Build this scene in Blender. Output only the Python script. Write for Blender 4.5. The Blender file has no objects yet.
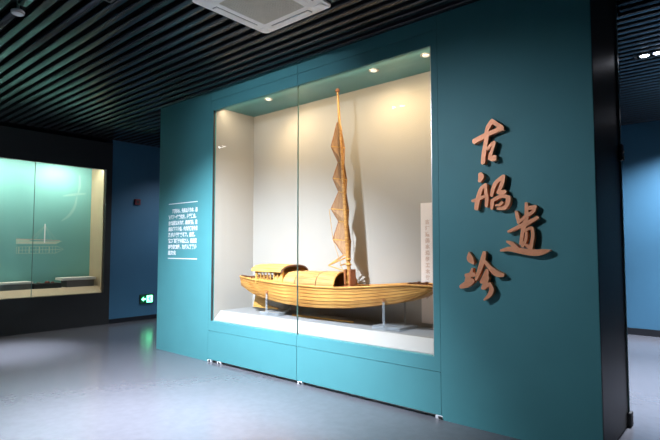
import bpy, bmesh, math, random
from mathutils import Vector, Matrix
random.seed(7)
S = bpy.context.scene
COL = S.collection
PI = math.pi

# ---------------------------------------------------------------- camera, world, exposure
cam_d = bpy.data.cameras.new('camera'); cam = bpy.data.objects.new('camera', cam_d)
COL.objects.link(cam); S.camera = cam
cam_d.sensor_width = 36.0; cam_d.lens = 495.0 / 660.0 * 36.0
cam_d.clip_start = 0.05
cam.location = (0, 0, 1.5)
cam.rotation_euler = (math.radians(90 + 3.24), 0, math.radians(40.65))

w = bpy.data.worlds.new('world'); S.world = w; w.use_nodes = True
w.node_tree.nodes['Background'].inputs[0].default_value = (0.5, 0.6, 0.8, 1)
w.node_tree.nodes['Background'].inputs[1].default_value = 0.02
S.view_settings.view_transform = 'Standard'; S.view_settings.look = 'None'
S.view_settings.gamma = 1.0; S.view_settings.use_curve_mapping = False
S.view_settings.exposure = 0.0

# light levels (watts) used by the lamp builders below
W_DOWN = 1300.0      # one head of the ceiling twin downlights of the hall
W_NICHE = 44.0      # warm spotlights in the ship showcase
W_CASE = 30.0       # spotlights in the wall cabinet
W_CASE_FILL = 46.0; W_FILL = 21.0; C_FILL = (1.0, 0.80, 0.54)  # added fill strips of the wall cabinet and the ship showcase
C_COOL = (0.80, 0.87, 1.0)
C_WARM = (1.0, 0.72, 0.40)

# ---------------------------------------------------------------- materials
M = {}
def mat(name, col, rough=0.5, metal=0.0, spec=0.5, var=0.0, vscale=8.0, bump=0.0, bscale=60.0, emit=None, estr=0.0, coat=0.0, stretch=None):
    m = bpy.data.materials.new(name); m.use_nodes = True
    nt = m.node_tree; b = nt.nodes['Principled BSDF']
    b.inputs['Base Color'].default_value = (*col, 1); b.inputs['Roughness'].default_value = rough
    b.inputs['Metallic'].default_value = metal; b.inputs['Specular IOR Level'].default_value = spec
    b.inputs['Coat Weight'].default_value = coat; b.inputs['Coat Roughness'].default_value = 0.08
    if emit:
        b.inputs['Emission Color'].default_value = (*emit, 1); b.inputs['Emission Strength'].default_value = estr
    if var or bump:
        tc = nt.nodes.new('ShaderNodeTexCoord'); mp = nt.nodes.new('ShaderNodeMapping')
        nt.links.new(tc.outputs['Object'], mp.inputs['Vector'])
        if stretch: mp.inputs['Scale'].default_value = stretch
    if var:
        n = nt.nodes.new('ShaderNodeTexNoise'); n.inputs['Scale'].default_value = vscale; n.inputs['Detail'].default_value = 5
        nt.links.new(mp.outputs[0], n.inputs['Vector'])
        r = nt.nodes.new('ShaderNodeValToRGB')
        r.color_ramp.elements[0].position = 0.3; r.color_ramp.elements[1].position = 0.7
        r.color_ramp.elements[0].color = (*[c * (1 - var) for c in col], 1)
        r.color_ramp.elements[1].color = (*[min(1, c * (1 + var)) for c in col], 1)
        nt.links.new(n.outputs['Fac'], r.inputs['Fac']); nt.links.new(r.outputs['Color'], b.inputs['Base Color'])
    if bump:
        n2 = nt.nodes.new('ShaderNodeTexNoise'); n2.inputs['Scale'].default_value = bscale; n2.inputs['Detail'].default_value = 3
        nt.links.new(mp.outputs[0], n2.inputs['Vector'])
        bp = nt.nodes.new('ShaderNodeBump'); bp.inputs['Strength'].default_value = bump; bp.inputs['Distance'].default_value = 0.01
        nt.links.new(n2.outputs['Fac'], bp.inputs['Height']); nt.links.new(bp.outputs[0], b.inputs['Normal'])
    M[name] = m; return m

mat('teal_paint', (0.072, 0.275, 0.298), 0.58, var=0.03, vscale=3, bump=0.03, bscale=200)
mat('niche_ceiling', (0.060, 0.250, 0.270), 0.30, var=0.02)
mat('blue_wall', (0.060, 0.185, 0.300), 0.55, var=0.04, vscale=2)
mat('floor_vinyl', (0.112, 0.112, 0.127), 0.22, spec=0.6, var=0.06, vscale=14, bump=0.02, bscale=40)
mat('deck_black', (0.006, 0.006, 0.007), 0.8)
mat('slat_metal', (0.017, 0.021, 0.028), 0.24, spec=0.30)
mat('black_frame', (0.026, 0.026, 0.025), 0.6)
mat('dark_door', (0.045, 0.036, 0.028), 0.42, spec=0.25, var=0.1, vscale=20, stretch=(1, 1, 0.1))
mat('base_dark', (0.012, 0.013, 0.018), 0.5)
mat('niche_white', (0.38, 0.36, 0.33), 0.55, spec=0.3, var=0.015, vscale=3)
mat('platform_white', (0.34, 0.335, 0.33), 0.35, var=0.02)
mat('platform_grey', (0.27, 0.275, 0.28), 0.4, var=0.03)
mat('cream_panel', (0.50, 0.40, 0.26), 0.5, var=0.04)
mat('case_teal', (0.17, 0.43, 0.41), 0.5, var=0.04, vscale=2)
mat('print_faint', (0.26, 0.50, 0.465), 0.6)
mat('print_pale', (0.44, 0.60, 0.49), 0.6)
mat('print_white', (0.85, 0.88, 0.88), 0.6)
mat('print_rose', (0.62, 0.46, 0.38), 0.6)
mat('copper', (0.98, 0.41, 0.21), 0.45, metal=0.35, var=0.10, vscale=25)
mat('ac_white', (0.92, 0.92, 0.93), 0.4, var=0.02)
mat('ac_grille', (0.72, 0.70, 0.63), 0.5, var=0.05)
mat('slot_shade', (0.30, 0.30, 0.31), 0.6)  # shade inside the air slots, put into the colour
mat('ac_dark', (0.03, 0.03, 0.03), 0.6)
mat('plastic_white', (0.75, 0.76, 0.78), 0.4, var=0.02)
mat('red_box', (0.16, 0.010, 0.016), 0.45, var=0.05)
mat('rail_metal', (0.55, 0.53, 0.50), 0.35, metal=0.6, var=0.05)
mat('pale_top', (0.80, 0.78, 0.70), 0.5, var=0.04)
mat('pale_board', (0.62, 0.59, 0.50), 0.5, var=0.04)
mat('grey_board', (0.16, 0.145, 0.125), 0.6, var=0.05)
mat('rubble', (0.22, 0.08, 0.06), 0.8, var=0.2, vscale=40)
mat('caption_board', (0.80, 0.72, 0.68), 0.5, var=0.02)
mat('conduit_grey', (0.30, 0.31, 0.31), 0.5, var=0.03)
mat('edge_green', (0.16, 0.30, 0.28), 0.3, var=0.03)
mat('lamp_cool', (0.9, 0.9, 0.9), 0.3, emit=(0.85, 0.88, 1.0), estr=40)
mat('lamp_warm', (0.9, 0.9, 0.9), 0.3, emit=(1.0, 0.90, 0.68), estr=0.7)
mat('exit_green', (0.01, 0.12, 0.05), 0.4, emit=(0.01, 0.40, 0.16), estr=0.06)
mat('exit_bright', (0.5, 0.9, 0.7), 0.4, emit=(0.13, 1.0, 0.43), estr=7.0)
mat('exit_dark', (0.003, 0.02, 0.008), 0.4, emit=(0.03, 0.55, 0.25), estr=0.9)

def wood(name, c1, c2, rough=0.45, sc=(3, 30, 60), wv=7.0):
    m = bpy.data.materials.new(name); m.use_nodes = True; nt = m.node_tree; b = nt.nodes['Principled BSDF']
    tc = nt.nodes.new('ShaderNodeTexCoord'); mp = nt.nodes.new('ShaderNodeMapping'); mp.inputs['Scale'].default_value = sc
    n = nt.nodes.new('ShaderNodeTexNoise'); n.inputs['Scale'].default_value = 1.0; n.inputs['Detail'].default_value = 6; n.inputs['Distortion'].default_value = 0.6
    oi = nt.nodes.new('ShaderNodeObjectInfo')
    nt.links.new(tc.outputs['Object'], mp.inputs[0]); nt.links.new(mp.outputs[0], n.inputs['Vector'])
    r = nt.nodes.new('ShaderNodeValToRGB'); r.color_ramp.elements[0].position = 0.32; r.color_ramp.elements[1].position = 0.68
    r.color_ramp.elements[0].color = (*c1, 1); r.color_ramp.elements[1].color = (*c2, 1)
    nt.links.new(n.outputs['Fac'], r.inputs[0])
    hs = nt.nodes.new('ShaderNodeHueSaturation'); mr = nt.nodes.new('ShaderNodeMapRange')
    mr.inputs[3].default_value = 0.82; mr.inputs[4].default_value = 1.12
    nt.links.new(oi.outputs['Random'], mr.inputs[0]); nt.links.new(mr.outputs[0], hs.inputs['Value'])
    nt.links.new(r.outputs[0], hs.inputs['Color']); nt.links.new(hs.outputs[0], b.inputs['Base Color'])
    b.inputs['Roughness'].default_value = rough
    bp = nt.nodes.new('ShaderNodeBump'); bp.inputs['Strength'].default_value = 0.2; bp.inputs['Distance'].default_value = 0.004
    nt.links.new(n.outputs['Fac'], bp.inputs['Height']); nt.links.new(bp.outputs[0], b.inputs['Normal'])
    M[name] = m; return m
wood('hull_wood', (0.38, 0.15, 0.03), (0.64, 0.34, 0.09))
wood('light_wood', (0.50, 0.25, 0.05), (0.68, 0.39, 0.11))
wood('dark_wood', (0.10, 0.035, 0.012), (0.20, 0.08, 0.03))
wood('red_wood', (0.26, 0.085, 0.03), (0.42, 0.16, 0.06))
wood('sail_mat', (0.30, 0.155, 0.07), (0.44, 0.25, 0.12), 0.7, (60, 60, 6))
wood('mat_weave', (0.34, 0.17, 0.045), (0.56, 0.32, 0.11), 0.6, (4, 60, 60))

def glass(name, tint, refl=1.0, milk=0.0):
    m = bpy.data.materials.new(name); m.use_nodes = True; nt = m.node_tree
    for n in list(nt.nodes): nt.nodes.remove(n)
    o = nt.nodes.new('ShaderNodeOutputMaterial'); mx = nt.nodes.new('ShaderNodeMixShader')
    t = nt.nodes.new('ShaderNodeBsdfTransparent'); g = nt.nodes.new('ShaderNodeBsdfGlossy'); fr = nt.nodes.new('ShaderNodeLayerWeight'); pw = nt.nodes.new('ShaderNodeMath'); pw.operation = 'POWER'; pw.inputs[1].default_value = 4.0; ma = nt.nodes.new('ShaderNodeMath'); ma.operation = 'MULTIPLY_ADD'; ma.inputs[1].default_value = 0.5 * refl; ma.inputs[2].default_value = 0.025 * refl
    t.inputs[0].default_value = (*tint, 1); g.inputs['Roughness'].default_value = 0.01; fr.inputs['Blend'].default_value = 0.5; nt.links.new(fr.outputs['Facing'], pw.inputs[0]); nt.links.new(pw.outputs[0], ma.inputs[0])
    nt.links.new(ma.outputs[0], mx.inputs[0]); nt.links.new(t.outputs[0], mx.inputs[1]); nt.links.new(g.outputs[0], mx.inputs[2])
    nt.links.new(mx.outputs[0], o.inputs[0]); M[name] = m
    if milk:
        df = nt.nodes.new('ShaderNodeBsdfDiffuse'); df.inputs[0].default_value = (0.85, 0.9, 0.95, 1); m2 = nt.nodes.new('ShaderNodeMixShader'); m2.inputs[0].default_value = milk
        nt.links.new(mx.outputs[0], m2.inputs[1]); nt.links.new(df.outputs[0], m2.inputs[2]); nt.links.new(m2.outputs[0], o.inputs[0])
glass('clear_glass', (0.985, 0.993, 0.985), 0.6)
glass('acrylic', (0.90, 0.93, 0.95), 2.0, 0.18)

# ---------------------------------------------------------------- helpers
WO = {}                                             # world origin of every object made
def tag(o, label, cat, group=None):
    o['label'] = label; o['category'] = cat
    if group: o['group'] = group
    return o
def thing(name, loc, label, cat, group=None):
    o = bpy.data.objects.new(name, None); COL.objects.link(o); o.location = loc; o.empty_display_size = 0.1
    WO[o] = Vector(loc); return tag(o, label, cat, group)
def put(name, V, F, m, parent=None, smooth=False, kind=None):
    """one mesh object from world-space vertices; origin at its base centre"""
    V = [Vector(v) for v in V]
    lo = Vector((min(v.x for v in V), min(v.y for v in V), min(v.z for v in V)))
    hi = Vector((max(v.x for v in V), max(v.y for v in V), max(v.z for v in V)))
    org = Vector(((lo.x + hi.x) / 2, (lo.y + hi.y) / 2, lo.z))
    me = bpy.data.meshes.new(name); me.from_pydata([v - org for v in V], [], F)
    bm = bmesh.new(); bm.from_mesh(me); bmesh.ops.recalc_face_normals(bm, faces=bm.faces)
    if smooth:
        for f in bm.faces: f.smooth = True
        for e in bm.edges:
            if len(e.link_faces) == 2 and e.calc_face_angle(0) > 0.7: e.smooth = False
    bm.to_mesh(me); bm.free()
    me.materials.append(M[m])
    o = bpy.data.objects.new(name, me); COL.objects.link(o); WO[o] = org
    if parent is not None:
        o.parent = parent; o.location = org - WO[parent]
    else: o.location = org
    if kind: o['kind'] = kind
    return o
BF = [(0, 1, 3, 2), (4, 6, 7, 5), (0, 4, 5, 1), (2, 3, 7, 6), (0, 2, 6, 4), (1, 5, 7, 3)]
def boxv(lo, hi):
    return [(x, y, z) for x in (lo[0], hi[0]) for y in (lo[1], hi[1]) for z in (lo[2], hi[2])]
def box(name, lo, hi, m, parent=None, kind=None, bevel=0.0):
    o = put(name, boxv(lo, hi), BF, m, parent, kind=kind)
    if bevel:
        bm = bmesh.new(); bm.from_mesh(o.data)
        bmesh.ops.bevel(bm, geom=list(bm.edges), offset=bevel, segments=2, affect='EDGES', profile=0.5)
        bm.to_mesh(o.data); bm.free()
    return o
def multi(parts):
    V, F = [], []
    for v, f in parts:
        k = len(V); V += list(v); F += [tuple(i + k for i in q) for q in f]
    return V, F
def tube(pts, rad, n=8, cap=True):
    """vertices/faces of a tube along points; rad a number or a list"""
    P = [Vector(p) for p in pts]; R = rad if isinstance(rad, (list, tuple)) else [rad] * len(P)
    V, F = [], []; ref = None
    for i, p in enumerate(P):
        d = (P[min(i + 1, len(P) - 1)] - P[max(i - 1, 0)]).normalized()
        a = d.orthogonal().normalized() if ref is None else (ref - d * ref.dot(d)).normalized()
        ref = a; b = d.cross(a)
        for k in range(n):
            t = 2 * PI * k / n; V.append(p + (a * math.cos(t) + b * math.sin(t)) * R[i])
    for i in range(len(P) - 1):
        for k in range(n):
            F.append((i * n + k, i * n + (k + 1) % n, (i + 1) * n + (k + 1) % n, (i + 1) * n + k))
    if cap: F.append(tuple(range(n))); F.append(tuple((len(P) - 1) * n + k for k in range(n)))
    return V, F
def lathe(c, prof, n=24):
    """closed surface of revolution round z through c; prof = [(r, z)]"""
    V, F = [], []
    for r, z in prof:
        for k in range(n): V.append((c[0] + r * math.cos(2 * PI * k / n), c[1] + r * math.sin(2 * PI * k / n), c[2] + z))
    for i in range(len(prof) - 1):
        for k in range(n): F.append((i * n + k, i * n + (k + 1) % n, (i + 1) * n + (k + 1) % n, (i + 1) * n + k))
    F.append(tuple(range(n))); F.append(tuple((len(prof) - 1) * n + k for k in range(n)))
    return V, F
def prism(poly, fn, d0, d1):
    """extrude a 2-D polygon; fn(u, v, depth) -> world"""
    n = len(poly)
    V = [fn(u, v, d0) for u, v in poly] + [fn(u, v, d1) for u, v in poly]
    F = [tuple(range(n)), tuple(range(2 * n - 1, n - 1, -1))] + [(i, (i + 1) % n, n + (i + 1) % n, n + i) for i in range(n)]
    return V, F
def spot(name, loc, target, watts, col, ang, blend, size, parent):
    d = bpy.data.lights.new(name, 'SPOT'); d.energy = watts; d.color = col; d.spot_size = math.radians(ang); d.spot_blend = blend; d.shadow_soft_size = size
    o = bpy.data.objects.new(name, d); COL.objects.link(o); o.parent = parent
    o.location = Vector(loc) - WO[parent]
    o.rotation_euler = (Vector(target) - Vector(loc)).to_track_quat('-Z', 'Y').to_euler(); return o
def crom(P, t):
    """Catmull-Rom through a list of tuples, t in 0..1"""
    n = len(P) - 1; s = min(max(t * n, 0), n - 1e-9); i = int(s); f = s - i
    g = lambda k: P[k] if 0 <= k <= n else (tuple(2 * a - b for a, b in zip(P[0], P[1])) if k < 0 else tuple(2 * a - b for a, b in zip(P[n], P[n - 1])))
    a, b, c, d = g(i - 1), g(i), g(i + 1), g(i + 2)
    return tuple(0.5 * (2 * q + (r - p) * f + (2 * p - 5 * q + 4 * r - s_) * f * f + (3 * q - p - 3 * r + s_) * f ** 3) for p, q, r, s_ in zip(a, b, c, d))

# ---------------------------------------------------------------- room shell
ZC, ZD = 3.61, 3.685            # underside of the slats, black deck above
XL, YF = -9.8, 10.02
box('floor', (-10.6, -3.2, -0.1), (3.6, YF + 0.2, 0), 'floor_vinyl', kind='structure')
ceil = box('ceiling', (-10.6, -3.2, ZD), (3.6, YF + 0.2, ZD + 0.1), 'deck_black', kind='structure')
wl = box('wall_left', (XL - 0.8, 4.665, 0), (XL, YF, ZD), 'blue_wall', kind='structure')
box('baseboard_left', (XL, 4.67, 0), (XL + 0.012, YF, 0.085), 'base_dark', kind='structure')
box('wall_left_near', (XL - 0.8, -3.0, 0), (XL, 0.5, ZD), 'blue_wall', kind='structure')
box('wall_far', (-9.8, YF, 0), (3.2, YF + 0.2, ZD), 'blue_wall', kind='structure')
box('baseboard_far', (-9.79, YF - 0.014, 0), (3.2, YF, 0.115), 'base_dark', kind='structure')
box('wall_right', (3.2, -3.0, 0), (3.4, YF + 0.2, ZD), 'blue_wall', kind='structure')
box('wall_near', (-10.6, -3.2, 0), (3.4, -3.0, ZD), 'blue_wall', kind='structure')

# showcase block: x -6.845..-0.87, y 3.99..4.98
X0, X1, Y0, Y1 = -6.845, -0.872, 3.99, 4.98
GX0, GX1, GXM = -5.56, -2.142, -3.915       # door leaves
gx0, gx1, gz0, gz1 = -5.51, -2.205, 0.537, 3.362     # glass opening
XC = (-3.565, -2.703, 2.325, 3.187)         # air conditioner footprint

# slats of the ceiling (each one a part of the ceiling), cut round the block and the ceiling fittings
LAMPS = [(-3.97, 1.825), (-0.785, 6.285), (-8.35, 1.72), (-0.5, 8.9), (-8.0, 6.6), (-4.0, 0.6)]  # last two are added, unseen downlights for extra brightness
slat_me = None
def slat(xa, xb, y):
    global slat_me
    if slat_me is None:
        o = put('slat', boxv((-0.5, -0.037, 0), (0.5, 0.037, 0.072)), BF, 'slat_metal', ceil)
        bm = bmesh.new(); bm.from_mesh(o.data)
        bmesh.ops.bevel(bm, geom=[e for e in bm.edges if abs(e.verts[0].co.x - e.verts[1].co.x) > 0.5], offset=0.013, segments=3, affect='EDGES', profile=0.5)
        for f in bm.faces: f.smooth = abs(f.normal.x) < 0.5
        bm.to_mesh(o.data); bm.free(); slat_me = o.data
    else:
        o = bpy.data.objects.new('slat', slat_me); COL.objects.link(o); o.parent = ceil
    o.scale = (xb - xa, 1, 1); o.location = Vector(((xa + xb) / 2, y, ZC)) - WO[ceil]
y = -2.6
while y < 9.75:
    cuts = []
    if XC[2] - 0.05 < y < XC[3] + 0.05: cuts.append((XC[0] + 0.02, XC[1] - 0.02))
    if Y0 - 0.04 < y < Y1 + 0.04: cuts.append((X0 - 0.005, X1 + 0.03))
    for lx, ly in LAMPS:
        if abs(y - ly) < 0.105: cuts.append((lx - 0.165, lx + 0.165))
    if abs(y - 1.432) < 0.09: cuts.append((-4.92, -4.78))
    cuts.sort(); a = -9.45
    for c0, c1 in cuts:
        slat(a, c0, y); a = c1
    slat(a, 3.1, y)
    y += 0.1305

# ---------------------------------------------------------------- showcase block walls
front = put('wall_front', *multi([(boxv((X0, Y0, 0), (GX0 - 0.003, Y0 + 0.10, ZD - 0.002)), BF), (boxv((GX1 + 0.003, Y0, 0), (X1 - 0.05, Y0 + 0.10, ZD - 0.002)), BF), (boxv((X1 - 0.05, Y0, 0), (X1, Y0 + 0.02, ZD - 0.002)), BF)]), 'teal_paint', kind='structure')
SG = 0.0022                                                # half a joint
for a, b in ((GX0, GXM - SG), (GXM + SG, GX1)):
    box('fascia_panel', (a, Y0 + 0.001, 3.497 + SG), (b, Y0 + 0.10, ZD - 0.002), 'teal_paint', front)
box('wall_block_left', (X0, Y0 + 0.10, 0), (X0 + 0.1, Y1, ZD - 0.002), 'teal_paint', kind='structure')
box('wall_block_back', (X0 + 0.1, Y1 - 0.1, 0), (X1 - 0.06, Y1, ZD - 0.002), 'teal_paint', kind='structure')
# dark end of the block: a glossy door leaf with its glass edge, lock and floor pivot
d1 = box('door_1', (X1 - 0.045, Y0 + 0.022, 0.012), (X1 + 0.002, 4.885, ZD - 0.004), 'dark_door', kind='structure')
box('door_edge', (X1 - 0.045, 4.889, 0.012), (X1 + 0.012, 4.915, ZD - 0.004), 'edge_green', d1)
box('pivot_shoe', (X1 - 0.03, 4.86, 0.0), (X1 + 0.030, 4.945, 0.115), 'ac_dark', d1, bevel=0.006)
lk = box('lock', (X1 - 0.02, 4.86, 2.26), (X1 + 0.028, 4.93, 2.40), 'ac_dark', d1, bevel=0.006)
put('lock_cylinder', *tube([(X1 + 0.028, 4.895, 2.285), (X1 + 0.036, 4.895, 2.285)], 0.014, 12), 'rail_metal', lk)
put('lock_cylinder', *tube([(X1 + 0.028, 4.895, 2.335), (X1 + 0.036, 4.895, 2.335)], 0.010, 12), 'rail_metal', lk)

# ---------------------------------------------------------------- ship showcase (niche lining, platform, glazed door leaves)
YB, ZN, ZP = 4.71, 3.418, 0.66
sc = thing('showcase', ((GX0 + GX1) / 2, 4.35, 0), 'large built-in showcase with two glazed teal doors and lit white interior', 'showcase')
box('back_panel', (gx0 - 0.05, YB, 0.4), (-2.10, YB + 0.03, ZN + 0.03), 'niche_white', sc)
box('side_panel', (gx0 - 0.03, Y0 + 0.052, 0.4), (gx0, YB, ZN + 0.03), 'niche_white', sc)
box('side_panel', (-2.14, Y0 + 0.102, 0.4), (-2.11, YB, ZN + 0.03), 'niche_white', sc)
box('top_panel', (gx0, Y0 + 0.104, ZN), (-2.14, YB, ZN + 0.03), 'niche_ceiling', sc)
xa, xb = gx0, -2.14
box('platform', (xa, 4.150, 0.45), (xb, YB, ZP), 'platform_grey', sc)
ya, yb_, za, zb = Y0 + 0.052, 4.150, 0.545, ZP + 0.001
put('sloped_sill', [(xa, ya, za), (xb, ya, za), (xb, yb_, zb), (xa, yb_, zb), (xa, yb_, 0.45), (xb, yb_, 0.45), (xb, ya, 0.45), (xa, ya, 0.45)],
    [(0, 1, 2, 3), (3, 2, 5, 4), (4, 5, 6, 7), (7, 6, 1, 0), (0, 3, 4, 7), (1, 6, 5, 2)], 'platform_white', sc)
for k, (a, b, ga, gb) in enumerate(((GX0, GXM - SG, gx0, GXM - SG), (GXM + SG, GX1, GXM + SG, gx1))):
    # one leaf: pane, teal bands above and below it, lower panel, stile at its outer edge
    dl = put('door_leaf', *multi([(boxv((a, Y0, gz1), (b, Y0 + 0.05, 3.497 - SG)), BF), (boxv((a, Y0, 0.408 + SG), (b, Y0 + 0.05, gz0)), BF),
             (boxv((a, Y0, gz0), (ga, Y0 + 0.05, gz1)) if k == 0 else boxv((gb, Y0, gz0), (b, Y0 + 0.05, gz1)), BF)]), 'teal_paint', sc)
    box('lower_panel', (a + 0.001, Y0, 0.036), (b - 0.001, Y0 + 0.05, 0.408 - SG), 'teal_paint', dl)
    box('glass_pane', (ga, Y0 + 0.006, gz0), (gb, Y0 + 0.018, gz1), 'clear_glass', dl)
    fx = ga if k == 0 else gb - 0.007
    box('pane_edge', (fx, Y0 + 0.003, gz0), (fx + 0.007, Y0 + 0.03, gz1), 'ac_dark' if k == 0 else 'rail_metal', dl)
    jx = GXM - SG - 0.0012 if k == 0 else GXM + SG
    box('pane_joint', (jx, Y0 + 0.004, gz0), (jx + 0.0012, Y0 + 0.02, gz1), 'edge_green', dl)
    for px in ((a + 0.03, a + 0.24) if k == 0 else (a + 0.05, b - 0.02)):
        f = box('door_foot', (px - 0.035, Y0 - 0.004, 0.0), (px + 0.035, Y0 + 0.04, 0.033), 'plastic_white', dl, bevel=0.004)
        box('foot_bolt', (px - 0.005, Y0 - 0.012, 0.008), (px + 0.03, Y0 - 0.004, 0.028), 'ac_dark', f)
box('floor_rail', (GX0, Y0 + 0.05, 0), (GX1, Y0 + 0.075, 0.034), 'rail_metal', sc)
box('plinth_backing', (GX0, Y0 + 0.08, 0), (GX1, Y0 + 0.1, 0.44), 'black_frame', sc)
# recessed warm spotlights in the niche top
for i, (lx, ly, tx, ty, tz, wm) in enumerate(((-4.70, 4.26, -4.0, 4.62, 1.2, 1.0), (-3.06, 4.29, -3.2, 4.62, 1.2, 1.0), (-2.42, 4.28, -2.7, 4.6, 1.4, 0.5))):
    sp = put('recessed_spotlight', *lathe((lx, ly, ZN - 0.006), [(0.028, 0.004), (0.05, 0.004), (0.055, 0.0), (0.055, 0.0059)], 20), 'rail_metal', sc)
    put('lamp_lens', *lathe((lx, ly, ZN - 0.012), [(0.030, 0.0), (0.034, 0.004), (0.034, 0.008)], 20), 'lamp_warm', sp)
    spot('spot_light', (lx, ly, ZN - 0.03), (tx, ty, tz), W_NICHE * wm, C_WARM, 165, 1.0, 0.03, sc)

fill_bar = box('fill_strip', (gx0 + 0.03, 4.098, ZN - 0.012), (-2.17, 4.118, ZN), 'lamp_warm', sc)  # added strip and area light, evening out the light on the back wall
ld = bpy.data.lights.new('fill_light', 'AREA'); ld.shape = 'RECTANGLE'; ld.size = 3.25; ld.size_y = 0.03; ld.energy = W_FILL; ld.color = C_FILL
lo_ = bpy.data.objects.new('fill_light', ld); COL.objects.link(lo_); lo_.parent = sc; lo_.location = Vector((-3.84, 4.125, ZN - 0.02)) - WO[sc]
lo_.rotation_euler = (math.radians(28), 0, 0)

# ---------------------------------------------------------------- calligraphy on the front wall
def stroke_poly(pts, n=14):
    L, R = [], []
    c = [crom(pts, i / n) for i in range(n + 1)]
    for i, (x, y_, wd) in enumerate(c):
        a, b = c[max(i - 1, 0)], c[min(i + 1, n)]
        dx, dy = b[0] - a[0], b[1] - a[1]; l = math.hypot(dx, dy) or 1
        nx, ny = -dy / l, dx / l; h = wd / 2
        L.append((x + nx * h, y_ + ny * h)); R.append((x - nx * h, y_ - ny * h))
    def cap(p, a, b, wd):                    # rounded brush end
        dx, dy = p[0] - a[0], p[1] - a[1]; l = math.hypot(dx, dy) or 1; ux, uy = dx / l, dy / l; h = wd / 2
        return [(p[0] + (ux * math.sin(t) * 0.6 - uy * math.cos(t) * b) * h, p[1] + (uy * math.sin(t) * 0.6 + ux * math.cos(t) * b) * h) for t in (0.7, PI / 2, PI - 0.7)]
    return L + cap(c[-1], c[-2], 1, c[-1][2]) + R[::-1] + cap(c[0], c[1], 1, c[0][2])
def glyph(label, strokes, cx, cz, size, dep=0.045):
    """strokes in a 440-unit box of the given metre size, centred at (cx, cz) on the wall"""
    us = [p for s in strokes for p in s]
    t = thing('wall_character', (cx, Y0, cz), label, 'wall lettering', 'raised copper characters on the teal wall')
    for k, s in enumerate(strokes):
        fn = lambda u, v, d: (cx + u * size[0], Y0 - d, cz - v * size[1])
        put('stroke', *prism(stroke_poly(s), fn, 0.0005, dep + 0.0006 * k), 'copper', t)
    return t
def loc(strokes, ox, oy, s):                 # crop units -> units about the glyph centre
    return [[((x - ox) / s, (y_ - oy) / s, wd / s) for x, y_, wd in st] for st in strokes]
G1 = [[(14, 208, 44), (100, 178, 40), (200, 150, 36), (276, 132, 42)], [(128, 160, 30), (150, 108, 40), (184, 66, 34)],
      [(180, 62, 34), (226, 96, 34), (268, 130, 40)], [(136, 168, 40), (126, 230, 38), (108, 310, 40), (96, 392, 36)],
      [(140, 284, 22), (170, 255, 28), (204, 238, 32)], [(200, 238, 34), (186, 290, 28), (160, 345, 34)], [(158, 352, 36), (182, 364, 44), (208, 358, 46)]]
G2 = [[(104, 62, 36), (110, 95, 50), (94, 132, 26)], [(150, 158, 18), (112, 196, 34), (90, 250, 38), (72, 320, 42), (64, 376, 34)],
      [(148, 165, 24), (150, 230, 28), (156, 300, 32), (150, 356, 26)], [(28, 302, 22), (90, 285, 30), (162, 255, 26)],
      [(198, 268, 26), (214, 200, 34), (242, 150, 34), (300, 104, 28)], [(300, 100, 30), (286, 170, 34), (258, 236, 26)],
      [(250, 238, 30), (282, 246, 44), (314, 238, 30)], [(206, 302, 28), (202, 345, 30), (198, 382, 22)], [(212, 306, 30), (280, 276, 30), (342, 292, 36)],
      [(338, 292, 36), (328, 345, 38), (300, 386, 30)], [(230, 352, 16), (262, 350, 24), (290, 330, 26)], [(246, 382, 24), (290, 382, 32), (322, 372, 30)]]
G3 = [[(215, 26, 22), (216, 100, 34), (206, 172, 40)], [(212, 66, 28), (252, 62, 28), (288, 56, 26)], [(284, 58, 28), (262, 94, 26), (216, 116, 24)],
      [(132, 82, 18), (142, 118, 30), (152, 160, 26)], [(146, 168, 20), (174, 146, 22), (204, 122, 22)], [(64, 228, 18), (150, 196, 30), (220, 170, 34), (304, 132, 24)],
      [(204, 168, 42), (182, 230, 30), (166, 318, 26)], [(198, 226, 18), (228, 210, 22), (258, 204, 24)], [(258, 204, 26), (262, 262, 28), (246, 332, 28)],
      [(212, 234, 20), (206, 286, 24), (178, 332, 26)], [(206, 322, 22), (228, 336, 28), (254, 346, 22)], [(52, 298, 14), (98, 318, 32), (138, 350, 26)],
      [(0, 364, 16), (80, 352, 36), (180, 368, 42), (280, 378, 46), (340, 370, 36), (390, 362, 8)]]
G4 = [[(102, 52, 12), (110, 98, 52), (134, 132, 20)], [(126, 168, 12), (114, 212, 30)], [(72, 222, 26), (110, 216, 34), (144, 212, 28)],
      [(96, 220, 40), (90, 270, 54)], [(30, 308, 28), (80, 286, 48), (130, 256, 34)], [(222, 50, 26), (210, 100, 38), (186, 170, 34), (152, 252, 20)],
      [(216, 108, 26), (262, 160, 32), (310, 200, 44), (360, 210, 24)], [(242, 176, 24), (226, 226, 42), (192, 268, 22)], [(244, 226, 28), (226, 266, 34), (204, 312, 24)],
      [(214, 308, 20), (240, 284, 26), (262, 276, 28)], [(254, 274, 28), (272, 312, 34), (256, 352, 30), (214, 392, 12)]]
# metres per unit: crop scale / local pixels per metre of the wall at each character
glyph('topmost raised copper brush character, an open box under a cross stroke', loc(G1, 150, 225, 100), -1.653, 2.383, (0.0950, 0.105))
glyph('raised copper brush character of two halves with a dot above, second down the column', loc(G2, 190, 240, 100), -1.642, 1.955, (0.1005, 0.0945))
glyph('raised copper brush character with a long sweeping base stroke, standing apart beside the column', loc(G3, 190, 210, 100), -1.380, 1.650, (0.0975, 0.111))
glyph('raised copper brush character with splayed roof strokes and curled tail, lowest of the column', loc(G4, 190, 220, 100), -1.740, 1.270, (0.1135, 0.115))

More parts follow.
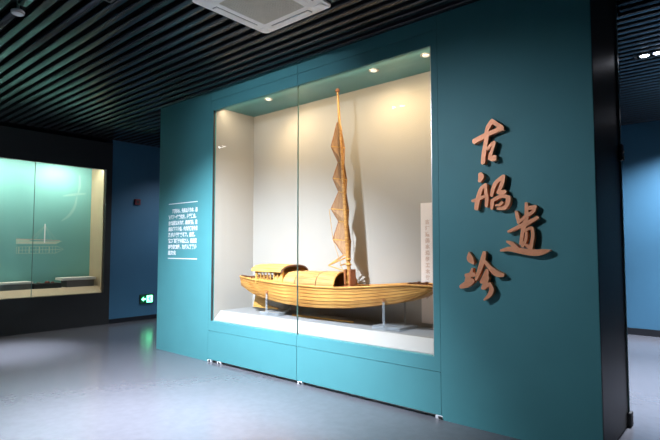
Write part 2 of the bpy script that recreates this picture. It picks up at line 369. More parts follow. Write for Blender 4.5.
# ---------------------------------------------------------------- introduction text on the front wall
def text_mesh(body, size):
    cu = bpy.data.curves.new('text', 'FONT'); cu.body = body; cu.size = size; cu.resolution_u = 2; cu.offset = 0.0032
    o = bpy.data.objects.new('text', cu); COL.objects.link(o)
    dg = bpy.context.evaluated_depsgraph_get()
    me = bpy.data.meshes.new_from_object(o.evaluated_get(dg)); bpy.data.objects.remove(o); return me
def text_line(body, size, x, yw, z, m, parent, width=None, vertical=False):
    me = text_mesh(body, size)
    if not me.vertices: return None
    mx = max(v.co.x for v in me.vertices); k = (width / mx) if width else 1.0
    me.transform(Matrix.Scale(k, 4, (1, 0, 0)))
    me.materials.clear(); me.materials.append(M[m])
    o = bpy.data.objects.new('text_line', me); COL.objects.link(o); o.parent = parent
    o.location = Vector((x, yw, z)) - WO[parent]; o.rotation_euler = (PI / 2, 0, 0); o['kind'] = 'stuff'; return o
tp = thing('wall_text', (-6.2, Y0, 1.35), 'white printed paragraph of small text between two thin lines on the teal wall', 'wall text')
for z in (2.145, 1.350): box('rule', (-6.57, Y0 - 0.002, z - 0.006), (-5.84, Y0 - 0.0004, z + 0.006), 'print_white', tp)
LINES = ['　　江南多水，先民以舟为车，船', '行江海一往来四方，舟楫渔业。', '古代船匠以木为材，榫卯相接，造', '成各式江海舟船，代代相传至今日', '风 帆舟楫往来不绝，船艺。', '精工巧思凝于木船之上，船舶遗', '存珍贵难得，为后人了解舟', '船文化']
WID = [0.73, 0.70, 0.73, 0.73, 0.68, 0.72, 0.72, 0.21]
for i, (s, wd) in enumerate(zip(LINES, WID)):
    text_line(s, 0.066, -6.57, Y0 - 0.0015, 2.012 - 0.0865 * i, 'print_white', tp, wd)

# ---------------------------------------------------------------- wooden ship model
bx, by = -3.84, 4.42
ship = thing('ship_model', (bx, by, 0.70), 'wooden sailing ship model with arched mat canopy and folded sail', 'ship model')
ST = [(-5.255, 1.118, 0.985, 0.145, 0.095), (-4.95, 1.090, 0.890, 0.190, 0.12), (-4.50, 1.066, 0.828, 0.222, 0.14), (-4.00, 1.058, 0.808, 0.245, 0.15),
      (-3.50, 1.062, 0.830, 0.250, 0.15), (-3.13, 1.088, 0.874, 0.235, 0.14), (-2.80, 1.118, 0.931, 0.200, 0.12), (-2.56, 1.128, 1.004, 0.150, 0.09), (-2.395, 1.120, 1.088, 0.100, 0.06)]
NS = 36
stn = [crom(ST, i / NS) for i in range(NS + 1)]
def hullp(i, f, off=0.0, side=-1):
    x, zs, zk, bt, bb = stn[i]
    b = bt * (0.80 + 0.20 * (1 - f) ** 0.6)
    return Vector((x, by + side * (b + off), zs + (zk + 0.010 - zs) * f))
# inner shell
V, F = [], []
for i in range(NS + 1):
    V += [hullp(i, 0, -0.014, -1), hullp(i, 0.5, -0.014, -1), hullp(i, 0.985, -0.014, -1), hullp(i, 0.985, -0.014, 1), hullp(i, 0.5, -0.014, 1), hullp(i, 0, -0.014, 1)]
for i in range(NS):
    for k in range(5): F.append((i * 6 + k, i * 6 + k + 1, i * 6 + k + 7, i * 6 + k + 6))
F += [tuple(range(6)), tuple(NS * 6 + k for k in range(6))]
hull = put('hull', V, F, 'dark_wood', ship)
NK = 6
for side in (-1, 1):
    for k in range(NK):
        f0, f1 = k / NK + 0.012, (k + 1) / NK - 0.012
        V, F = [], []
        for i in range(NS + 1):
            V += [hullp(i, f0, 0, side), hullp(i, f1, 0.003, side), hullp(i, f1, -0.012, side), hullp(i, f0, -0.012, side)]
        for i in range(NS):
            for q in range(4): F.append((i * 4 + q, i * 4 + (q + 1) % 4, i * 4 + 4 + (q + 1) % 4, i * 4 + 4 + q))
        F += [(0, 1, 2, 3), tuple(NS * 4 + q for q in range(4))]
        put('plank', V, F, 'hull_wood', hull)
    pts = [hullp(i, 0, 0.004, side) + Vector((0, 0, 0.004)) for i in range(NS + 1)]
    put('gunwale', *tube(pts, 0.011, 6), 'hull_wood', hull, smooth=True)
# end boards
for i, dx in ((0, -0.012), (NS, 0.010)):
    a, b, c, d = hullp(i, 0, 0, -1), hullp(i, 1, 0, -1), hullp(i, 1, 0, 1), hullp(i, 0, 0, 1)
    V = [p + Vector((s, 0, 0)) for s in (0, dx) for p in (a, b, c, d)]
    put('transom' if i == 0 else 'bow_board', V, [(0, 1, 2, 3), (4, 7, 6, 5), (0, 4, 5, 1), (1, 5, 6, 2), (2, 6, 7, 3), (3, 7, 4, 0)], 'red_wood' if i == 0 else 'hull_wood', hull)
# bottom boards
for k in range(4):
    V, F = [], []
    for i in range(NS + 1):
        x, zs, zk, bt, bb = stn[i]; bb = bt * 0.80; zk += 0.010
        for t in (k / 4 + 0.01, (k + 1) / 4 - 0.01):
            V += [(x, by - bb + 2 * bb * t, zk - 0.006), (x, by - bb + 2 * bb * t, zk + 0.006)]
    for i in range(NS):
        for a, b in ((0, 1), (1, 3), (3, 2), (2, 0)): F.append((i * 4 + a, i * 4 + b, i * 4 + 4 + b, i * 4 + 4 + a))
    F += [(0, 1, 3, 2), (NS * 4, NS * 4 + 1, NS * 4 + 3, NS * 4 + 2)]
    put('bottom_board', V, F, 'hull_wood', hull)
# deck boards across the boat
def sheer(x):
    for i in range(NS):
        if stn[i][0] <= x <= stn[i + 1][0]:
            f = (x - stn[i][0]) / (stn[i + 1][0] - stn[i][0]); return [a + (b - a) * f for a, b in zip(stn[i], stn[i + 1])]
    return stn[0] if x < stn[0][0] else stn[-1]
x = -5.26
while x < -2.45:
    a, b = sheer(x), sheer(x + 0.095)
    V = [(q[0] + s, by + sd * (q[3] - 0.018), q[1] - 0.012 - dz) for q, s in ((a, 0), (b, -0.004)) for sd in (-1, 1) for dz in (0, 0.014)]
    put('deck_board', V, BF, 'hull_wood', ship); x += 0.095

# canopy sections (barrel-vaulted mats on hoops)
def vault(x0, x1, hw, z0, z1, thick, n=18, e=0.72, ends=None, dz=0.0):
    V, F = [], []
    for j, x in enumerate((x0, x1)):
        for r in (0, thick):
            for k in range(n + 1):
                t = PI * k / n
                cy, cz = math.cos(t), math.sin(t)
                V.append((x, by - math.copysign(abs(cy) ** e, cy) * (hw - r), z0 + (dz if j else 0) + (z1 - z0 - r) * abs(cz) ** 0.85))
    m = n + 1
    for k in range(n):
        F += [(k, k + 1, 2 * m + k + 1, 2 * m + k), (m + k, 3 * m + k, 3 * m + k + 1, m + k + 1), (k, m + k, m + k + 1, k + 1), (2 * m + k, 2 * m + k + 1, 3 * m + k + 1, 3 * m + k)]
    F += [(0, 2 * m, 3 * m, m), (n, m + n, 3 * m + n, 2 * m + n)]
    return V, F
def hoop(name, x, hw, z0, z1, rad, m, parent, n=18, e=0.72):
    pts = []
    for k in range(n + 1):
        t = PI * k / n; cy, cz = math.cos(t), math.sin(t)
        pts.append((x, by - math.copysign(abs(cy) ** e, cy) * hw, z0 + (z1 - z0) * abs(cz) ** 0.85))
    return put(name, *tube(pts, rad, 6), m, parent, smooth=True)
zb0 = 1.045
for (xa_, xb_, hw, zt) in ((-4.56, -4.17, 0.208, 1.212), (-4.19, -3.83, 0.213, 1.222), (-3.85, -3.56, 0.217, 1.228)):
    cs = put('canopy_section', *vault(xa_, xb_, hw, zb0, zt, 0.010), 'mat_weave', ship, smooth=True)
    hoop('hoop', xb_ - 0.004, hw + 0.002, zb0, zt + 0.002, 0.007, 'dark_wood' if xb_ < -3.6 else 'light_wood', cs)
    k = 6
    for j in range(1, k):                                             # split-bamboo laths lying along the mat
        t = PI * (0.06 + 0.88 * j / k); cy, cz = math.cos(t), math.sin(t)
        yy = by - math.copysign(abs(cy) ** 0.72, cy) * hw; zz = zb0 + (zt - zb0) * abs(cz) ** 0.85
        put('lath', *tube([(xa_ + 0.01, yy, zz), (xb_ - 0.01, yy, zz)], 0.004, 5), 'light_wood', cs)
# stern cabin: lattice sides, posts, arched roof
cab = box('cabin', (-4.86, by - 0.187, 1.045), (-4.40, by + 0.187, 1.062), 'light_wood', ship)
for s in (-1, 1):
    box('side_board', (-4.86, by + s * 0.195 - 0.008, 1.06), (-4.40, by + s * 0.195 + 0.008, 1.105), 'light_wood', cab)
    box('top_rail', (-4.86, by + s * 0.195 - 0.008, 1.190), (-4.40, by + s * 0.195 + 0.008, 1.212), 'light_wood', cab)
    for j in range(8):
        xx = -4.85 + j * 0.062
        box('lattice_bar', (xx - 0.006, by + s * 0.195 - 0.006, 1.105), (xx + 0.006, by + s * 0.195 + 0.006, 1.19), 'light_wood', cab)
    box('corner_post', (-4.405, by + s * 0.197 - 0.014, 1.05), (-4.375, by + s * 0.197 + 0.014, 1.215), 'light_wood', cab)
    box('corner_post', (-4.88, by + s * 0.197 - 0.012, 1.05), (-4.855, by + s * 0.197 + 0.012, 1.215), 'light_wood', cab)
box('inner_screen', (-4.85, by + 0.10, 1.05), (-4.40, by + 0.11, 1.21), 'mat_weave', cab)
rf = put('cabin_roof', *vault(-4.93, -4.37, 0.235, 1.205, 1.290, 0.016, e=0.85), 'light_wood', ship, smooth=True)
hoop('roof_rim', -4.372, 0.232, 1.195, 1.283, 0.014, 'dark_wood', rf, e=0.85)
for j in range(1, 7):
    t = PI * j / 7; cy, cz = math.cos(t), math.sin(t)
    put('roof_lath', *tube([(-4.935, by - math.copysign(abs(cy) ** 0.85, cy) * 0.235, 1.205 + 0.086 * abs(cz) ** 0.85), (-4.365, by - math.copysign(abs(cy) ** 0.85, cy) * 0.235, 1.205 + 0.086 * abs(cz) ** 0.85)], 0.004, 5), 'light_wood', rf)
# stern rail, rudder, bow bitts
for s in (-1, 1):
    put('stern_rail', *tube([(-5.25, by + s * 0.125, 1.132), (-5.05, by + s * 0.16, 1.125), (-4.89, by + s * 0.18, 1.122)], 0.010, 6), 'dark_wood', ship)
    for xx, yy in ((-5.2, 0.13), (-5.0, 0.165)):
        put('rail_post', *tube([(xx, by + s * yy, 1.085), (xx, by + s * yy, 1.135)], 0.008, 6), 'dark_wood', ship)
rd = put('rudder', *prism([(-5.085, 1.02), (-5.005, 1.02), (-4.955, 0.905), (-4.865, 0.755), (-4.68, 0.728), (-4.68, 0.715), (-5.135, 0.715), (-5.130, 0.745), (-5.090, 0.88)],
     lambda u, v, d: (u, by + d, v), -0.018, 0.018), 'light_wood', ship)
put('rudder_stock', *tube([(-5.075, by, 1.0), (-5.10, by, 1.20)], 0.014, 8), 'hull_wood', rd)
put('tiller', *tube([(-5.10, by, 1.17), (-4.90, by, 1.20)], 0.010, 8), 'hull_wood', rd)
for xx in (-2.66, -2.57):
    for s in (-1, 1):
        put('bitt', *tube([(xx, by + s * 0.09, 1.09), (xx, by + s * 0.09, 1.155)], 0.012, 8), 'dark_wood', ship)
    put('bitt_bar', *tube([(xx, by - 0.12, 1.143), (xx, by + 0.12, 1.143)], 0.009, 8), 'dark_wood', ship)
# mast, its step and the folded sail
mx = lambda z: -3.495 - (z - 1.04) * 0.0795
mast = put('mast', *tube([(mx(z), by, z) for z in (1.02, 1.6, 2.3, 3.0, 3.345)], [0.024, 0.023, 0.020, 0.016, 0.012], 12), 'hull_wood', ship, smooth=True)
put('mast_truck', *lathe((mx(3.345), by, 3.335), [(0.010, 0), (0.026, 0.008), (0.026, 0.03), (0.012, 0.045)], 12), 'red_wood', mast)
for dx in (-0.035, 0.035):
    box('mast_cheek', (-3.50 + dx - 0.012, by - 0.05, 1.04), (-3.50 + dx + 0.012, by + 0.05, 1.26), 'red_wood', ship)
box('mast_step', (-3.58, by - 0.07, 1.035), (-3.42, by + 0.07, 1.075), 'red_wood', ship)
for z in (1.10, 1.19, 1.30, 1.36):
    put('lashing', *lathe((mx(z), by, z), [(0.027, 0), (0.033, 0.006), (0.033, 0.02), (0.027, 0.026)], 12), 'light_wood', mast)
# (leech x, z, fold y): the sail hangs in concertina folds; its after edge runs in zigzag
LE = [(-3.668, 2.97, by - 0.02), (-3.735, 2.69, by - 0.05), (-3.668, 2.50, by + 0.0), (-3.708, 2.31, by - 0.05), (-3.662, 2.155, by + 0.0),
      (-3.735, 1.955, by - 0.05), (-3.660, 1.81, by + 0.0), (-3.708, 1.60, by - 0.05), (-3.588, 1.42, by)]
LU = [(mx(z) + 0.022, z - 0.02, by + (0.05 if i % 2 else 0.02)) for i, (_, z, _) in enumerate(LE)]
LU[0] = (mx(2.97) + 0.012, 2.97, by)
for i in range(len(LE) - 1):
    a, b, c, d = [Vector((p[0], p[2], p[1])) for p in (LE[i], LE[i + 1], LU[i + 1], LU[i])]
    nrm = (c - a).cross(d - b).normalized() * 0.004
    V = [p + s * nrm for s in (-1, 1) for p in (a, b, c, d)]
    sp = put('sail_panel', V, [(0, 1, 2), (0, 2, 3), (4, 6, 5), (4, 7, 6), (0, 4, 5, 1), (1, 5, 6, 2), (2, 6, 7, 3), (3, 7, 4, 0)], 'sail_mat', ship)
    put('batten', *tube([b, c], 0.008, 6), 'light_wood', sp)
    put('bolt_rope', *tube([a, b], 0.006, 5), 'red_wood', sp)
for a, b in (((-3.588, by, 1.42), (-3.775, by - 0.05, 1.297)), ((-3.775, by - 0.05, 1.297), (-3.545, by - 0.02, 1.235)), ((-3.76, by - 0.045, 1.306), (-3.53, by, 1.40)), ((-3.66, by + 0.03, 1.30), (-3.53, by + 0.02, 1.33))):
    put('bare_batten', *tube([a, b], 0.008, 6), 'hull_wood', ship)
put('halyard', *tube([(mx(3.30) + 0.02, by - 0.02, 3.30), (mx(2.95) + 0.025, by - 0.03, 2.95)], 0.004, 5), 'light_wood', mast)
put('rope_loop', *tube([(mx(3.05) + 0.012, by - 0.02, 3.05), (mx(2.98) + 0.040, by - 0.03, 2.94), (mx(2.9) + 0.055, by - 0.03, 2.86), (mx(2.9) + 0.02, by - 0.02, 2.88), (mx(3.0), by - 0.02, 3.0)], 0.005, 5), 'light_wood', mast)
put('sheet_rope', *tube([(-3.735, by - 0.085, 1.955), (-3.69, by - 0.07, 1.60), (-3.60, by - 0.03, 1.30), (-3.50, by - 0.05, 1.10)], 0.003, 5), 'light_wood', mast)

# clear stands, loose pole, caption board
def stand(cx, label, zt):
    t = thing('display_stand', (cx, by, ZP), label, 'stand', 'clear acrylic stands under the ship model')
    box('base_plate', (cx - 0.17, by - 0.17, ZP), (cx + 0.17, by + 0.19, ZP + 0.035), 'acrylic', t, bevel=0.004)
    for s in (-1, 1):
        q = sheer(cx); f = (q[1] - zt) / (q[1] - q[2]); b = q[3] * (0.80 + 0.20 * max(0.0, 1 - f) ** 0.6) + 0.016
        p = put('post', *tube([(cx, by + s * b, ZP + 0.035), (cx, by + s * b, zt)], 0.013, 10), 'acrylic', t, smooth=True)
        put('fork', *tube([(cx - 0.02, by + s * b, zt + 0.03), (cx, by + s * b, zt), (cx + 0.02, by + s * b, zt + 0.03)], 0.006, 6), 'red_wood' if s < 0 else 'acrylic', p)
stand(-2.90, 'clear acrylic stand with two posts under the bow of the ship model', 0.95)
stand(-4.66, 'clear acrylic stand with two posts under the stern beside the rudder', 0.93)
pole = put('loose_pole', *tube([(-4.38, by - 0.03, ZP + 0.012), (-3.44, by - 0.01, ZP + 0.012)], [0.012, 0.010], 8), 'light_wood', smooth=True)
tag(pole, 'thin wooden pole lying on the showcase floor under the hull', 'pole')
cb = thing('caption_board', (-2.50, YB, 0.70), 'pale caption board with a column of tiny text on showcase back wall', 'caption board')
box('board', (-2.74, YB - 0.012, 0.70), (-2.26, YB - 0.0005, 1.985), 'caption_board', cb)
for j in range(3):
    for i in range(13):
        text_line('古木船舟帆江海水行工造匠遗'[(i * 5 + j) % 13], 0.050, -2.685 + j * 0.12, YB - 0.0135, 1.76 - i * 0.066, 'print_rose', cb)

# ---------------------------------------------------------------- wall cabinet on the left
cx0, cx1 = -10.40, XL + 0.03
kab = thing('wall_cabinet', (-10.1, 2.58, 0), 'long black wall cabinet with lit turquoise back panel behind glass', 'cabinet')
ca, ce = 0.5, 4.655
box('cabinet_base', (cx0, ca, 0.0), (cx1, ce, 0.620), 'black_frame', kab)
box('cabinet_fascia', (cx1 - 0.06, ca, 3.055), (cx1, ce, ZC - 0.006), 'black_frame', kab)
box('cabinet_top', (cx0, ca, 3.16), (cx1 - 0.06, ce, ZC - 0.006), 'black_frame', kab)
box('end_post', (cx0, 4.535, 0.62), (cx1, ce, 3.055), 'black_frame', kab)
box('end_post', (cx0, ca, 0.62), (cx1, ca + 0.12, 3.055), 'black_frame', kab)
bpn = box('back_panel', (cx0, ca + 0.12, 0.62), (cx0 + 0.02, 4.535, 3.16), 'case_teal', kab)
box('side_panel', (cx0 + 0.02, 4.515, 0.62), (cx1 - 0.06, 4.535, 3.16), 'cream_panel', kab)
box('side_panel', (cx0 + 0.02, ca + 0.12, 0.62), (cx1 - 0.06, ca + 0.14, 3.16), 'cream_panel', kab)
box('shelf', (cx0 + 0.02, ca + 0.14, 0.62), (-9.96, 4.515, 0.752), 'pale_board', kab)
put('sloped_sill', [(-9.96, ca + 0.14, 0.753), (-9.96, 4.515, 0.753), (-9.80, 4.515, 0.632), (-9.80, ca + 0.14, 0.632), (-9.96, ca + 0.14, 0.62), (-9.96, 4.515, 0.62), (-9.80, 4.515, 0.62), (-9.80, ca + 0.14, 0.62)],
    [(0, 1, 2, 3), (4, 7, 6, 5), (0, 4, 5, 1), (1, 5, 6, 2), (2, 6, 7, 3), (3, 7, 4, 0)], 'cream_panel', kab)
seams = [ca + 0.12, 1.95, 3.255, 4.535]
for a, b in zip(seams[:-1], seams[1:]):
    g = box('glass_pane', (cx1 - 0.02, a + 0.002, 0.62), (cx1 - 0.008, b - 0.002, 3.055), 'clear_glass', kab)
    if b < 4.5: box('pane_joint', (cx1 - 0.022, b - 0.004, 0.62), (cx1 - 0.006, b + 0.004, 3.055), 'edge_green', g)
box('top_trim', (cx1 - 0.004, ca, 3.045), (cx1 + 0.004, ce - 0.12, 3.057), 'rail_metal', kab)
for i, yy in enumerate((1.2, 2.55, 3.85)):
    sp = put('cabinet_spotlight', *lathe((-9.93, yy, 3.151), [(0.02, 0), (0.04, 0), (0.045, 0.009)], 16), 'ac_white', kab)
    put('lamp_lens', *lathe((-9.93, yy, 3.147), [(0.026, 0), (0.026, 0.0039)], 16), 'lamp_warm', sp)
    spot('spot_light', (-9.93, yy, 3.13), (-10.38, yy, 2.4), W_CASE, (1.0, 0.97, 0.82), 140, 0.9, 0.04, kab)
box('fill_strip', (-9.86, ca + 0.16, 3.148), (-9.84, 4.50, 3.16), 'lamp_warm', kab)  # unseen strip behind the fascia, added with its area light as fill
ld = bpy.data.lights.new('fill_light', 'AREA'); ld.shape = 'RECTANGLE'; ld.size = 0.03; ld.size_y = 3.8; ld.energy = W_CASE_FILL; ld.color = (1.0, 0.97, 0.85)
lo_ = bpy.data.objects.new('fill_light', ld); COL.objects.link(lo_); lo_.parent = kab; lo_.location = Vector((-9.87, 2.58, 3.14)) - WO[kab]
lo_.rotation_euler = (0, math.radians(25), 0)
# printed drawings and brush strokes on the cabinet's back panel (flat print)
XP = cx0 + 0.021
def pr(poly, m='print_pale', name='printed_drawing', k=0):
    return put(name, *prism(poly, lambda u, v, d: (XP + d, u, v), 0.0, 0.0012 + 0.0002 * k), m, bpn)
def ln(a, b, t=0.006, m='print_pale', k=1):
    dx, dz = b[0] - a[0], b[1] - a[1]; l = math.hypot(dx, dz); nx, nz = -dz / l * t / 2, dx / l * t / 2
    pr([(a[0] + nx, a[1] + nz), (b[0] + nx, b[1] + nz), (b[0] - nx, b[1] - nz), (a[0] - nx, a[1] - nz)], m, 'printed_line', k)
pr([(3.17, 1.665), (3.17, 1.575), (3.86, 1.575), (3.98, 1.640), (3.84, 1.632), (3.45, 1.628), (3.35, 1.66)])
ln((3.17, 1.668), (3.93, 1.648), 0.010, 'print_rose', 2); ln((3.20, 1.60), (3.86, 1.60), 0.012, 'pale_board', 2)
ln((3.655, 1.60), (3.655, 1.965), 0.020, 'print_white', 3)
for a in ((3.50, 1.67), (3.42, 1.67), (3.86, 1.66), (3.78, 1.66)): ln((3.655, 1.93), a, 0.004)
ln((3.18, 1.52), (3.88, 1.535), 0.008); ln((3.18, 1.40), (3.86, 1.40), 0.008); ln((3.18, 1.40), (3.18, 1.52), 0.008); ln((3.88, 1.535), (4.00, 1.475), 0.008); ln((3.86, 1.40), (4.00, 1.475), 0.008)
ln((3.2, 1.46), (3.95, 1.472), 0.010)
for j in range(12): ln((3.22 + j * 0.058, 1.405), (3.22 + j * 0.058, 1.525), 0.008 if j % 3 else 0.02)
def brush(pts, k): pr([(4.05 + u / 100.0, 2.55 - v / 100.0) for u, v in stroke_poly(pts)], 'print_faint', 'printed_brush_stroke', k)
brush([(22, -42, 3), (23, -22, 5), (20, -4, 3)], 1); brush([(-8, 2, 2), (10, -2, 5), (34, -6, 3)], 2); brush([(18, 2, 3), (14, 22, 5), (4, 40, 5), (-10, 52, 2)], 3)
brush([(-150, 44, 3), (-136, 48, 5), (-122, 46, 3)], 1); brush([(-148, 60, 3), (-136, 60, 5), (-124, 54, 3)], 2); brush([(-138, 30, 3), (-137, 50, 5), (-142, 70, 3)], 3)
# exhibits plinths on the cabinet shelf
p1 = thing('exhibit_plinth', (-10.1, 4.15, 0.752), 'grey display plinth with overhanging pale top, against the cabinet end panel', 'plinth')
box('plinth_body', (-10.26, 3.93, 0.752), (-9.985, 4.44, 0.882), 'grey_board', p1); box('plinth_top', (-10.30, 3.84, 0.882), (-9.965, 4.47, 0.930), 'pale_top', p1)
p2 = thing('exhibit_plinth', (-10.1, 2.4, 0.752), 'long display plinth with a thin pale top on cabinet shelf', 'plinth')
box('plinth_body', (-10.28, 1.5, 0.752), (-9.98, 3.31, 0.855), 'grey_board', p2); box('plinth_top', (-10.30, 1.45, 0.855), (-9.97, 3.345, 0.888), 'pale_top', p2)
p3 = box('exhibit_tray', (-10.26, 3.365, 0.752), (-9.985, 3.835, 0.842), 'ac_dark'); tag(p3, 'low black exhibit tray between the two pale-topped plinths', 'tray')
for i, (yy, r, l) in enumerate(((3.47, 0.022, 'small dark fragment lying on the black tray, apart from the reddish ones'), (3.62, 0.030, 'larger reddish fragment lying on the black tray'), (3.71, 0.020, 'small reddish fragment next to the larger one on the black tray'))):
    rv = random.Random(i); bm = bmesh.new(); bmesh.ops.create_icosphere(bm, subdivisions=2, radius=r)
    V = [(-10.08 + v.co.x * 1.3 * rv.uniform(.8, 1.1), yy + v.co.y * 1.6 * rv.uniform(.85, 1.1), 0.842 + max(0, v.co.z + r * 0.55) * rv.uniform(.9, 1.05)) for v in bm.verts]
    F = [tuple(v.index for v in f.verts) for f in bm.faces]; bm.free()
    tag(put('exhibit_fragment', V, F, 'rubble' if i else 'grey_board', smooth=True), l, 'fragment', 'fragments on the black tray')

# ---------------------------------------------------------------- fittings on the left wall
ex = thing('exit_sign', (XL, 5.46, 0.33), 'lit green exit sign with arrow and running figure low on blue wall', 'exit sign')
ey0, ey1, ez0, ez1 = 5.315, 5.60, 0.345, 0.515
box('sign_housing', (XL, ey0 - 0.012, ez0 - 0.012), (XL + 0.028, ey1 + 0.012, ez1 + 0.012), 'black_frame', ex, bevel=0.003)
box('sign_face', (XL + 0.028, ey0, ez0), (XL + 0.030, ey1, ez1), 'exit_green', ex)
fy = lambda u, v, d: (XL + 0.030 + d, u, v)
put('arrow', *prism([(5.335, 0.43), (5.385, 0.475), (5.385, 0.447), (5.435, 0.447), (5.435, 0.413), (5.385, 0.413), (5.385, 0.385)], fy, 0.0002, 0.002), 'exit_bright', ex)
dp = put('doorway_panel', *prism([(5.455, 0.358), (5.585, 0.358), (5.585, 0.502), (5.455, 0.502)], fy, 0.0002, 0.002), 'exit_bright', ex)
for poly in ([(5.515, 0.478), (5.528, 0.484), (5.536, 0.474), (5.528, 0.463), (5.516, 0.466)], [(5.50, 0.455), (5.535, 0.462), (5.532, 0.420), (5.512, 0.420)],
             [(5.512, 0.425), (5.526, 0.425), (5.500, 0.370), (5.486, 0.372)], [(5.518, 0.425), (5.533, 0.425), (5.545, 0.400), (5.566, 0.378), (5.555, 0.370), (5.530, 0.394)],
             [(5.503, 0.455), (5.508, 0.445), (5.484, 0.428), (5.478, 0.436)], [(5.530, 0.460), (5.534, 0.450), (5.560, 0.436), (5.563, 0.446)]):
    put('running_figure', *prism(poly, fy, 0.0022, 0.0034), 'exit_dark', dp)
al = thing('fire_call_point', (XL, 5.205, 2.40), 'small dark red fire alarm box high on the blue wall', 'fire alarm')
box('alarm_body', (XL, 5.145, 2.40), (XL + 0.045, 5.265, 2.52), 'red_box', al, bevel=0.006)
box('alarm_window', (XL + 0.045, 5.175, 2.43), (XL + 0.048, 5.235, 2.49), 'ac_dark', al)

# ---------------------------------------------------------------- ceiling fittings
def downlight(lx, ly, label, aims):
    t = thing('twin_downlight', (lx, ly, ZC - 0.012), label, 'ceiling light', 'twin downlights of the hall ceiling')
    hx, hy, z0, z1 = 0.155, 0.09, ZC - 0.012, ZC + 0.06
    put('housing', *multi([(boxv((lx - hx, ly - hy, z0), (lx + hx, ly - hy + 0.016, z1)), BF), (boxv((lx - hx, ly + hy - 0.016, z0), (lx + hx, ly + hy, z1)), BF),
        (boxv((lx - hx, ly - hy + 0.016, z0), (lx - hx + 0.016, ly + hy - 0.016, z1)), BF), (boxv((lx + hx - 0.016, ly - hy + 0.016, z0), (lx + hx, ly + hy - 0.016, z1)), BF),
        (boxv((lx - hx + 0.016, ly - hy + 0.016, z0 + 0.035), (lx + hx - 0.016, ly + hy - 0.016, z1)), BF)]), 'ac_dark', t)
    for s in (-1, 1):
        cx = lx + s * 0.062
        h = put('lamp_head', *lathe((cx, ly, z0 + 0.004), [(0.040, 0.006), (0.044, 0), (0.052, 0), (0.056, 0.031)], 20), 'ac_white', t)
        put('lamp_lens', *lathe((cx, ly, z0 + 0.002), [(0.030, 0), (0.038, 0.003), (0.038, 0.010)], 20), 'lamp_cool', h)
        spot('spot_light', (cx, ly, z0 - 0.012), aims[0 if s < 0 else 1][0], aims[0 if s < 0 else 1][1], C_COOL, aims[0 if s < 0 else 1][2], 1.0, 0.04, t)
downlight(*LAMPS[0], 'black twin downlight beside the white air conditioner', (((-4.9, 3.5, 0.0), W_DOWN * 2.7, 96), ((-3.8, 1.8, 0), W_DOWN * 1.3, 62)))
downlight(*LAMPS[1], 'black twin downlight in the slats past the dark end door', (((-0.9, 6.2, 0), W_DOWN * 1.2, 66), ((-0.6, 6.2, 0), W_DOWN * 1.2, 66)))
downlight(*LAMPS[2], 'black twin downlight in the slats before the wall cabinet', (((-8.4, 2.35, 0), W_DOWN * 0.9, 38), ((-8.0, 2.4, 0), W_DOWN * 0.9, 38)))
downlight(*LAMPS[3], 'black twin downlight in the slats by the far blue wall', (((-1.2, 8.8, 0), W_DOWN * 1.1, 60), ((-1.5, 10.0, 0.5), W_DOWN * 0.75, 90)))
downlight(*LAMPS[4], 'black twin downlight added unseen behind the showcase block to brighten the blue wall', (((-9.6, 5.8, 0.6), W_DOWN * 0.17, 90), ((-8.0, 7.4, 0), W_DOWN * 0.15, 80)))  # added lamp hidden by the block, lifts the left blue wall
downlight(*LAMPS[5], 'black twin downlight added out of view to brighten the copper characters and upper teal wall', (((-1.9, 3.99, 1.2), W_DOWN * 0.40, 58), ((-4.5, 3.99, 2.6), W_DOWN * 0.30, 62)))  # added lamp: one head lifts the characters, one washes the upper wall

ac = thing('ceiling_air_conditioner', ((XC[0] + XC[1]) / 2, (XC[2] + XC[3]) / 2, ZC - 0.03), 'white square air conditioner cassette with central grille in the slat ceiling', 'air conditioner')
acx, acy = WO[ac].x, WO[ac].y; hs = 0.431
def rrect(h, r, n=5):
    P = []
    for qx, qy, a0 in ((1, 1, 0), (-1, 1, PI / 2), (-1, -1, PI), (1, -1, 1.5 * PI)):
        for k in range(n + 1):
            a = a0 + PI / 2 * k / n; P.append((acx + qx * (h - r) + r * math.cos(a), acy + qy * (h - r) + r * math.sin(a)))
    return P
def ring(o_, i_, z0o, z0i, ztop):
    n = len(o_)
    V = [(x, y, z0o) for x, y in o_] + [(x, y, z0i) for x, y in i_] + [(x, y, ztop) for x, y in i_] + [(x, y, ztop) for x, y in o_]
    F = []
    for r in range(4):
        for k in range(n): F.append((r * n + k, r * n + (k + 1) % n, ((r + 1) % 4) * n + (k + 1) % n, ((r + 1) % 4) * n + k))
    return V, F
put('panel', *ring(rrect(hs, 0.05), rrect(0.262, 0.02), ZC - 0.018, ZC - 0.032, ZC - 0.002), 'ac_white', ac, smooth=False)
box('cassette_body', (acx - 0.40, acy - 0.40, ZC - 0.001), (acx + 0.40, acy + 0.40, ZD - 0.002), 'ac_dark', ac)
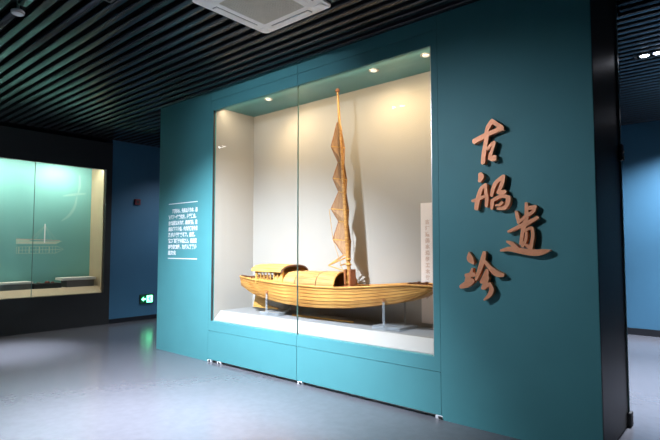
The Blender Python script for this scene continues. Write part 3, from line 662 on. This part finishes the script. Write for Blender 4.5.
gr = box('grille_back', (acx - 0.262, acy - 0.262, ZC - 0.014), (acx + 0.262, acy + 0.262, ZC - 0.002), 'ac_dark', ac)
bars = []
for k in range(27):
    u = -0.257 + k * 0.514 / 26
    bars.append((boxv((acx + u - 0.0042, acy - 0.26, ZC - 0.030), (acx + u + 0.0042, acy + 0.26, ZC - 0.018)), BF))
    bars.append((boxv((acx - 0.26, acy + u - 0.0042, ZC - 0.031), (acx + 0.26, acy + u + 0.0042, ZC - 0.0185)), BF))
put('grille', *multi(bars), 'ac_grille', ac)
for ux, uy in ((1, 0), (-1, 0), (0, 1), (0, -1)):
    c = Vector((acx + ux * 0.352, acy + uy * 0.352, 0)); hx_, hy_ = (0.030, 0.235) if ux else (0.235, 0.030)
    sl = box('air_slot', (c.x - hx_, c.y - hy_, ZC - 0.0275), (c.x + hx_, c.y + hy_, ZC - 0.018), 'slot_shade', ac)
    fx_, fy_ = (0.022, 0.228) if ux else (0.228, 0.022)
    box('louver', (c.x - fx_, c.y - fy_, ZC - 0.0335), (c.x + fx_, c.y + fy_, ZC - 0.0276), 'ac_white', sl, bevel=0.002)
for qx in (-1, 1):
    for qy in (-1, 1):
        box('corner_cap', (acx + qx * 0.355 - 0.045, acy + qy * 0.355 - 0.045, ZC - 0.0285), (acx + qx * 0.355 + 0.045, acy + qy * 0.355 + 0.045, ZC - 0.02), 'ac_white', ac, bevel=0.003)
sd = thing('smoke_detector', (-4.85, 1.432, 3.545), 'small round white smoke detector hanging among the ceiling slats', 'smoke detector')
put('detector_body', *lathe((-4.85, 1.432, 3.545), [(0.022, 0), (0.040, 0.006), (0.052, 0.022), (0.054, 0.034), (0.040, 0.046)], 24), 'plastic_white', sd, smooth=True)
put('detector_ring', *lathe((-4.85, 1.432, 3.557), [(0.049, 0), (0.051, 0.0), (0.0535, 0.006)], 24), 'conduit_grey', sd)
put('hanger_rod', *tube([(-4.85, 1.432, 3.590), (-4.85, 1.432, ZD)], 0.012, 8), 'conduit_grey', sd)
